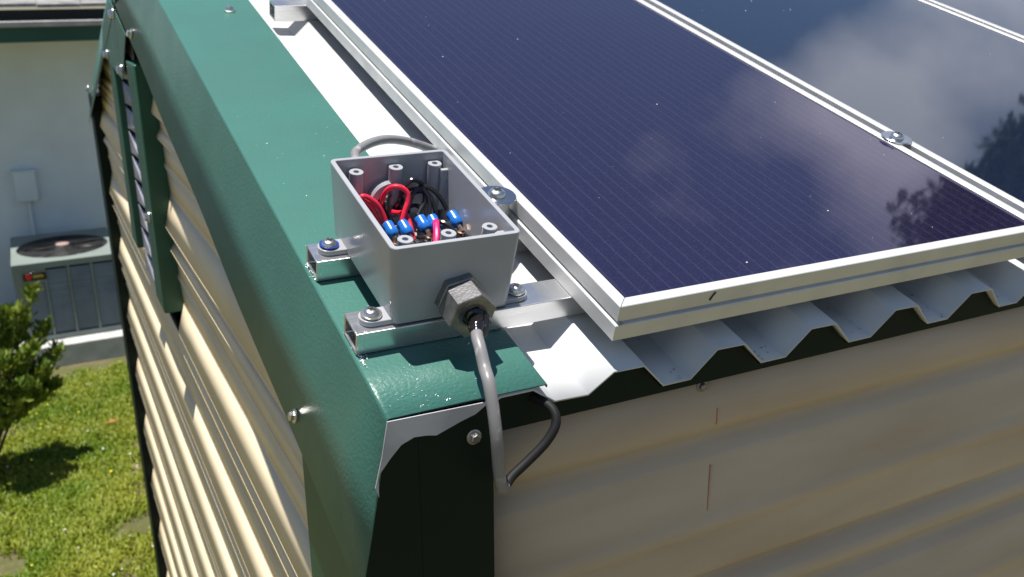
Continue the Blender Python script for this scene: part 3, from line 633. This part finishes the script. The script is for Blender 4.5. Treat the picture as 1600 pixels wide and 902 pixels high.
# ================================================================== BACKGROUND
# ------------------------------------------------------------------ neighbour house
hs = thing('stucco_house', (0, 13.3, GZ), 'W', 'pale blue grey stucco house with shingle roof and green gutter behind the air conditioner', 'house')
HX0, HX1 = -9, 14
q = MB(); q.box(HX0+0.4, HX1-0.4, 13.30, 22, GZ, -0.20); q.build('wall', M['stucco'], hs)
q = MB(); q.box(HX0, HX1, 12.62, 13.30, -0.262, -0.25); q.build('soffit', M['stucco'], hs)
q = MB(); q.box(HX0, HX1, 12.56, 12.61, -0.29, 0.09); q.build('fascia', M['dark'], hs)  # black colour stands in for the shade behind the gutter
q = MB(); q.box(HX0, HX1, 12.30, 12.33, -0.285, -0.085); q.box(HX0, HX1, 12.33, 12.56, -0.285, -0.265); gt = q.build('gutter', M['fascia'], hs)
q = MB(); q.box(HX0, HX1, 12.25, 12.35, -0.105, -0.035); q.build('gutter_lip', M['gutterlip'], gt, bevel=0.01)
q = MB()
for k in range(12):
    y0 = 12.50+0.36*k; z0 = 0.160+0.36*k*0.36
    for j in range(46):
        x0 = HX0+0.5*j+(0.25 if k % 2 else 0); jj = random.uniform(-0.02, 0.02)
        q.box(x0, x0+0.494, y0+jj, y0+0.5, z0-0.04+jj*0.3, z0+jj*0.3)
        for i_ in range(-8, 0):
            x_, y_, z_ = q.v[i_]
            q.v[i_] = (x_, y_, z_+(y_-y0)*0.36)
q.build('roof', M['shingle'], hs, smooth=False)
ub = thing('utility_box', (-0.47, 13.28, -2.3), 'W', 'small pale utility box with a thin conduit on the stucco wall', 'utility box')
q = MB(); q.box(-0.60, -0.33, 13.17, 13.295, -2.42, -2.02); q.build('cover', M['stucco'], ub, bevel=0.01)
q = MB(); q.box(-0.62, -0.31, 13.16, 13.295, -2.02, -2.00); q.build('lid', M['stucco'], ub)
q = MB(); q.tube([(-0.46, 13.26, -2.42), (-0.46, 13.26, -3.0), (-0.46, 13.26, -3.6)], 0.02, 8, 2); q.build('conduit', M['stucco'], ub)

# ------------------------------------------------------------------ air conditioner
AX0, AX1, AY0, AY1, AZ0, AZ1 = -0.745, 0.435, 11.33, 12.80, -3.80, -2.80
ac = thing('air_conditioner', (-0.15, 12.06, AZ0), 'W', 'grey green outdoor air conditioning unit with round top fan on a concrete pad', 'air conditioner')
q = MB(); q.box(AX0+0.05, AX1-0.05, AY0+0.05, AY1-0.05, AZ0+0.05, AZ1-0.07); q.build('coil_core', M['acdark'], ac)
q = MB(); q.box(AX0, AX1, AY0, AY1, AZ0, AZ0+0.07); q.build('base_pan', M['acgreen'], ac, bevel=0.01)
# top with a round opening
q = MB(); fc = (-0.150, 12.03); fr_ = 0.535; nseg = 48; vs = []
for k in range(nseg):
    a = 2*math.pi*k/nseg+math.pi/4; vs.append((fc[0]+fr_*math.cos(a), fc[1]+fr_*math.sin(a), AZ1))
rect = []
for k in range(nseg):
    a = 2*math.pi*k/nseg+math.pi/4; c_, s_ = math.cos(a), math.sin(a); mm = max(abs(c_), abs(s_)); u, v = c_/mm, s_/mm
    rect.append(((AX0+AX1)/2+u*(AX1-AX0)/2, (AY0+AY1)/2+v*(AY1-AY0)/2, AZ1))
loop3 = [(x_, y_, AZ1-0.075) for x_, y_, _ in rect]; loop0 = [(x_, y_, AZ1-0.06) for x_, y_, _ in vs]
loft(q, [loop0, vs, rect, loop3]); q.build('top_cover', M['acgreen'], ac)
q = MB(); q.lathe([(fr_, AZ1-0.055), (0.001, AZ1-0.055)], (fc[0], fc[1], 0), (0, 0, 1), 40, 0, False); fw = q.build('fan_well', M['acdark'], ac)
q = MB()
for k in range(5):
    a = 2*math.pi*k/5; 
    q.add([(fc[0]+r_*math.cos(a+b_), fc[1]+r_*math.sin(a+b_), AZ1-0.05+hh) for r_, b_, hh in ((0.10, 0, 0.0), (0.48, -0.18, 0.0), (0.50, 0.35, 0.025), (0.10, 0.5, 0.03))], [(0, 1, 2, 3)])
q.build('fan_blades', M['fan'], fw, solid=0.004)
q = MB()
for k in range(13):
    r_ = 0.09+0.036*k; q.tube([(fc[0]+r_*math.cos(a*math.pi/12), fc[1]+r_*math.sin(a*math.pi/12), AZ1+0.006+0.02*(1-r_/0.54)) for a in range(25)], 0.0032, 5, 1)
for k in range(4):
    a = k*math.pi/2+0.35; q.tube([(fc[0], fc[1], AZ1+0.022), (fc[0]+0.53*math.cos(a), fc[1]+0.53*math.sin(a), AZ1+0.003)], 0.007, 6, 2)
q.build('fan_guard', M['fan'], ac)
q = MB(); q.lathe([(0.085, AZ1+0.005), (0.08, AZ1+0.03), (0.03, AZ1+0.04)], (fc[0], fc[1], 0), (0, 0, 1), 20); q.build('fan_hub', M['pinkhub'], ac)
# corner posts, dividers, louvres
for x0, x1 in ((AX0, AX0+0.085), (AX1-0.05, AX1)):
    for y0, y1 in ((AY0, AY0+0.06), (AY1-0.06, AY1)):
        q = MB(); q.box(x0, x1, y0, y1, AZ0+0.07, AZ1-0.075); q.build('corner_post', M['acgreen'], ac)
cols = []; cw = (AX1-0.05-AX0-0.085)/4
for k in range(4): cols.append((AX0+0.085+cw*k, AX0+0.085+cw*(k+1)))
for k, (x0, x1) in enumerate(cols):
    q = MB(); top = AZ1-0.11 if k else AZ1-0.27
    nl = 27 if k else 23
    for j in range(nl):
        zz = top-(top-AZ0-0.08)*j/nl
        q.add([(x0+0.014, AY0+0.006, zz-0.016), (x1-0.014, AY0+0.006, zz-0.016), (x1-0.014, AY0+0.032, zz), (x0+0.014, AY0+0.032, zz)], [(0, 1, 2, 3)])
    q.build('louvre', M['acslat'], ac, solid=0.002, smooth=False)
    q = MB(); q.box(x0-0.012, x0+0.012, AY0+0.001, AY0+0.03, AZ0+0.07, AZ1-0.075); q.build('louvre_post', M['acgreen'], ac)
q = MB(); q.box(AX0+0.085, AX0+0.085+cw, AY0+0.010, AY0+0.03, AZ1-0.26, AZ1-0.076); q.build('badge_panel', M['acgreen'], ac)
q = MB(); q.box(AX0+0.11, AX0+0.36, AY0-0.004, AY0+0.009, AZ1-0.215, AZ1-0.115); bp_ = q.build('badge', M['black'], ac, bevel=0.01)
q = MB(); q.lathe([(0.036, 0), (0.036, 0.006)], (AX0+0.165, AY0-0.004, AZ1-0.163), (0, -1, 0), 20); q.build('emblem', M['red'], bp_)
q = MB(); q.box(AX0+0.215, AX0+0.33, AY0-0.008, AY0-0.004, AZ1-0.180, AZ1-0.150); q.build('gold_strip', M['gold'], bp_)
q = MB(); q.tube([(AX0+0.03, 13.2, -3.0), (AX0-0.02, 12.9, -3.0), (AX0-0.03, 12.7, -3.3), (AX0-0.01, 12.65, -3.7)], 0.018, 8, 4); q.build('refrigerant_line', M['fan'], ac)
q = MB(); q.box(-0.92, 0.75, 11.10, 13.0, GZ-0.05, -3.802); tag(q.build('concrete_pad', M['concrete'], None, base=(-0.1, 12, GZ), bevel=0.012), 'low pale concrete slab under the air conditioner', 'concrete pad')

# ------------------------------------------------------------------ leaves helper
def leaf(mb, c, L, W_, d, up):
    d = d.normalized(); s_ = d.cross(up)
    if s_.length < 1e-3: s_ = d.orthogonal()
    s_.normalize(); n_ = s_.cross(d)
    a = c; b = c+d*L*0.5+s_*W_*0.5+n_*L*0.05; t_ = c+d*L; e = c+d*L*0.5-s_*W_*0.5+n_*L*0.05; mid = c+d*L*0.5-n_*L*0.03
    mb.add([a, b, t_, e, mid], [(0, 1, 4), (1, 2, 4), (2, 3, 4), (3, 0, 4)])
def rv(): 
    while True:
        v = Vector((random.uniform(-1, 1), random.uniform(-1, 1), random.uniform(-1, 1)))
        if 0.05 < v.length < 1: return v
# ------------------------------------------------------------------ bush at the left edge
bu = thing('leafy_bush', (-1.15, 8.5, GZ), 'W', 'leafy green bush at the left edge in front of the air conditioner', 'bush')
q = MB()
stems = []
tips = [(-0.50, 8.60, -2.36), (-0.66, 8.5, -2.50), (-0.38, 8.55, -2.95), (-0.50, 8.45, -3.08), (-0.46, 8.6, -2.72), (-0.75, 8.4, -2.45), (-0.62, 8.35, -3.25)]
for k in range(44):
    a = random.random()*6.28; r_ = 0.58*math.sqrt(random.random())
    tips.append((-1.02+r_*math.cos(a), 8.5+r_*math.sin(a), -3.50+random.uniform(0.0, 1.05)*(1-0.35*r_)))
for tp_ in tips:
    tip_ = Vector(tp_); base_ = Vector((-1.15+random.uniform(-.05, .05), 8.5+random.uniform(-.05, .05), GZ))
    midp = base_.lerp(tip_, 0.55)+Vector((-0.08, random.uniform(-.06, .06), 0.10))
    q.tube([base_, midp, tip_], 0.01, 6, 4, lambda t: 0.018-0.014*t); stems.append((base_, midp, tip_))
q.build('stems', M['bark'], bu)
q = MB()
for b_, m_, t_ in stems:
    for k in range(120):
        t = random.uniform(0.45, 1.0)**0.6; p_ = b_.lerp(m_, min(1, t*2)) if t < 0.5 else m_.lerp(t_, t*2-1)
        p_ = p_ + rv()*0.13*(1.25-t*0.75); d = (rv()+Vector((0, 0, 0.55))+(p_-b_).normalized()*0.6)
        leaf(q, p_, random.uniform(0.065, 0.115), random.uniform(0.034, 0.054), d, rv())
    for k in range(26):
        p_ = t_+rv()*0.06; leaf(q, p_, random.uniform(0.06, 0.10), 0.04, rv()+Vector((0, 0, 0.9)), rv())
q.v = [(x_, y_, max(z_, GZ+0.02)) for x_, y_, z_ in q.v]
q.build('foliage', M['bush'], bu, smooth=False, fix=False)

# ------------------------------------------------------------------ grass, flowers, a dry leaf
from mathutils import noise as mn
def dens(x_, y_):
    v = mn.noise(Vector((x_*1.3+3.1, y_*0.9+1.7, 0.3)))+0.5*mn.noise(Vector((x_*4, y_*3, 1.3)))
    d = 0.66+v*1.25
    if y_ < 7.3: d -= 0.8*(7.3-y_)*max(0.0, min(1.0, (x_+0.6)*2.2))
    if y_ > 10.2: d -= 2.0*(y_-10.3)
    if x_ < -0.85 and 6.6 < y_ < 7.9: d -= 0.8
    return d
q = MB(); V = []; F = []; cnt = 0
for k in range(150000):
    y_ = 4.6+6.4*random.random()**1.25; x_ = random.uniform(-1.75, 0.35)
    if random.random() > dens(x_, y_): continue
    a = random.random()*6.28; l = random.uniform(0.035, 0.085); wd = random.uniform(0.004, 0.008)
    if random.random() < 0.35: l *= 0.55; wd *= 2.4
    tx, ty = math.cos(a)*l*random.uniform(0.2, 0.9), math.sin(a)*l*random.uniform(0.2, 0.9); ux, uy = -math.sin(a)*wd, math.cos(a)*wd
    n0 = len(V); V += [(x_-ux, y_-uy, GZ), (x_+ux, y_+uy, GZ), (x_+tx*0.45+ux*.9, y_+ty*0.45+uy*.9, GZ+l*0.55), (x_+tx*0.45-ux*.9, y_+ty*0.45-uy*.9, GZ+l*0.55), (x_+tx, y_+ty, GZ+l*0.8)]
    F += [(n0, n0+1, n0+2, n0+3), (n0+3, n0+2, n0+4)]
q.v = V; q.f = F
tag(q.build('grass', M['grass'], None, smooth=False, fix=False), 'bright green patchy lawn grass beside the shed', 'grass', kind='stuff')
for nm, mt, cnt, lab in (('yellow_flowers', 'flower', 26, 'tiny yellow flowers dotted in the lawn'), ('white_clover', 'clover', 30, 'tiny whitish clover heads and painted leaf glints in the lawn')):
    q = MB()
    for k in range(cnt):
        x_ = random.uniform(-1.2, 0.15); y_ = random.uniform(5.0, 10.4) if nm[0] == 'y' else random.choice((random.uniform(5.2, 6.8), random.uniform(5.2, 10.8)))
        r_ = random.uniform(0.006, 0.014); q.lathe([(r_*0.5, 0), (r_, r_*0.6), (r_*0.5, r_)], (x_, y_, GZ+random.uniform(0.05, 0.08)), (random.uniform(-.4, .4), random.uniform(-.4, .4), 1), 7)
    tag(q.build(nm, M[mt], None, base=(0, 7, GZ)), lab, 'flowers', kind='stuff')
q = MB(); c = Vector((-0.04, 9.02, GZ+0.075))
leaf(q, c, 0.13, 0.06, Vector((1, 0.15, 0.05)), Vector((0, 0, 1)))
tag(q.build('dry_leaf', M['deadleaf'], None, base=(-0.04, 9.02, GZ+0.07), solid=0.003), 'single orange brown dry leaf lying on the lawn', 'leaf')

# ------------------------------------------------------------------ tree beyond the shed, mirrored in the panel glass
random.seed(23)
tr = thing('broadleaf_tree', (21.5, 6.0, GZ), 'W', 'dark leafy tree mirrored in the lower right of the panel glass', 'tree')
q = MB(); B = Vector((21.5, 6.0, GZ)); q.tube([B, B+Vector((-0.2, 0.1, 4)), B+Vector((-0.5, 0.6, 9)), B+Vector((-0.9, 0.8, 14))], 0.5, 10, 5, lambda t: 0.55-0.4*t)
clumps = []
for k in range(90):
    # crown of separate leaf masses round a centre
    v = rv(); c = Vector((20.4, 6.7, 11.8))+Vector((v.x*3.8, v.y*3.2, v.z*3.8)); clumps.append((c, random.uniform(0.5, 1.15)))
for c, r_ in clumps[::3]:
    st = B+Vector((-0.5, 0.6, random.uniform(7, 12))); q.tube([st, (st+c)/2+Vector((0, 0, 0.3)), c], 0.1, 6, 3, lambda t: 0.16-0.12*t)
q.build('trunk', M['bark'], tr)
q = MB()
for c, r_ in clumps:
    for k in range(240):
        p_ = c+rv()*r_; leaf(q, p_, random.uniform(0.25, 0.42), random.uniform(0.13, 0.2), rv(), rv())
q.build('crown', M['tree'], tr, smooth=False, fix=False)
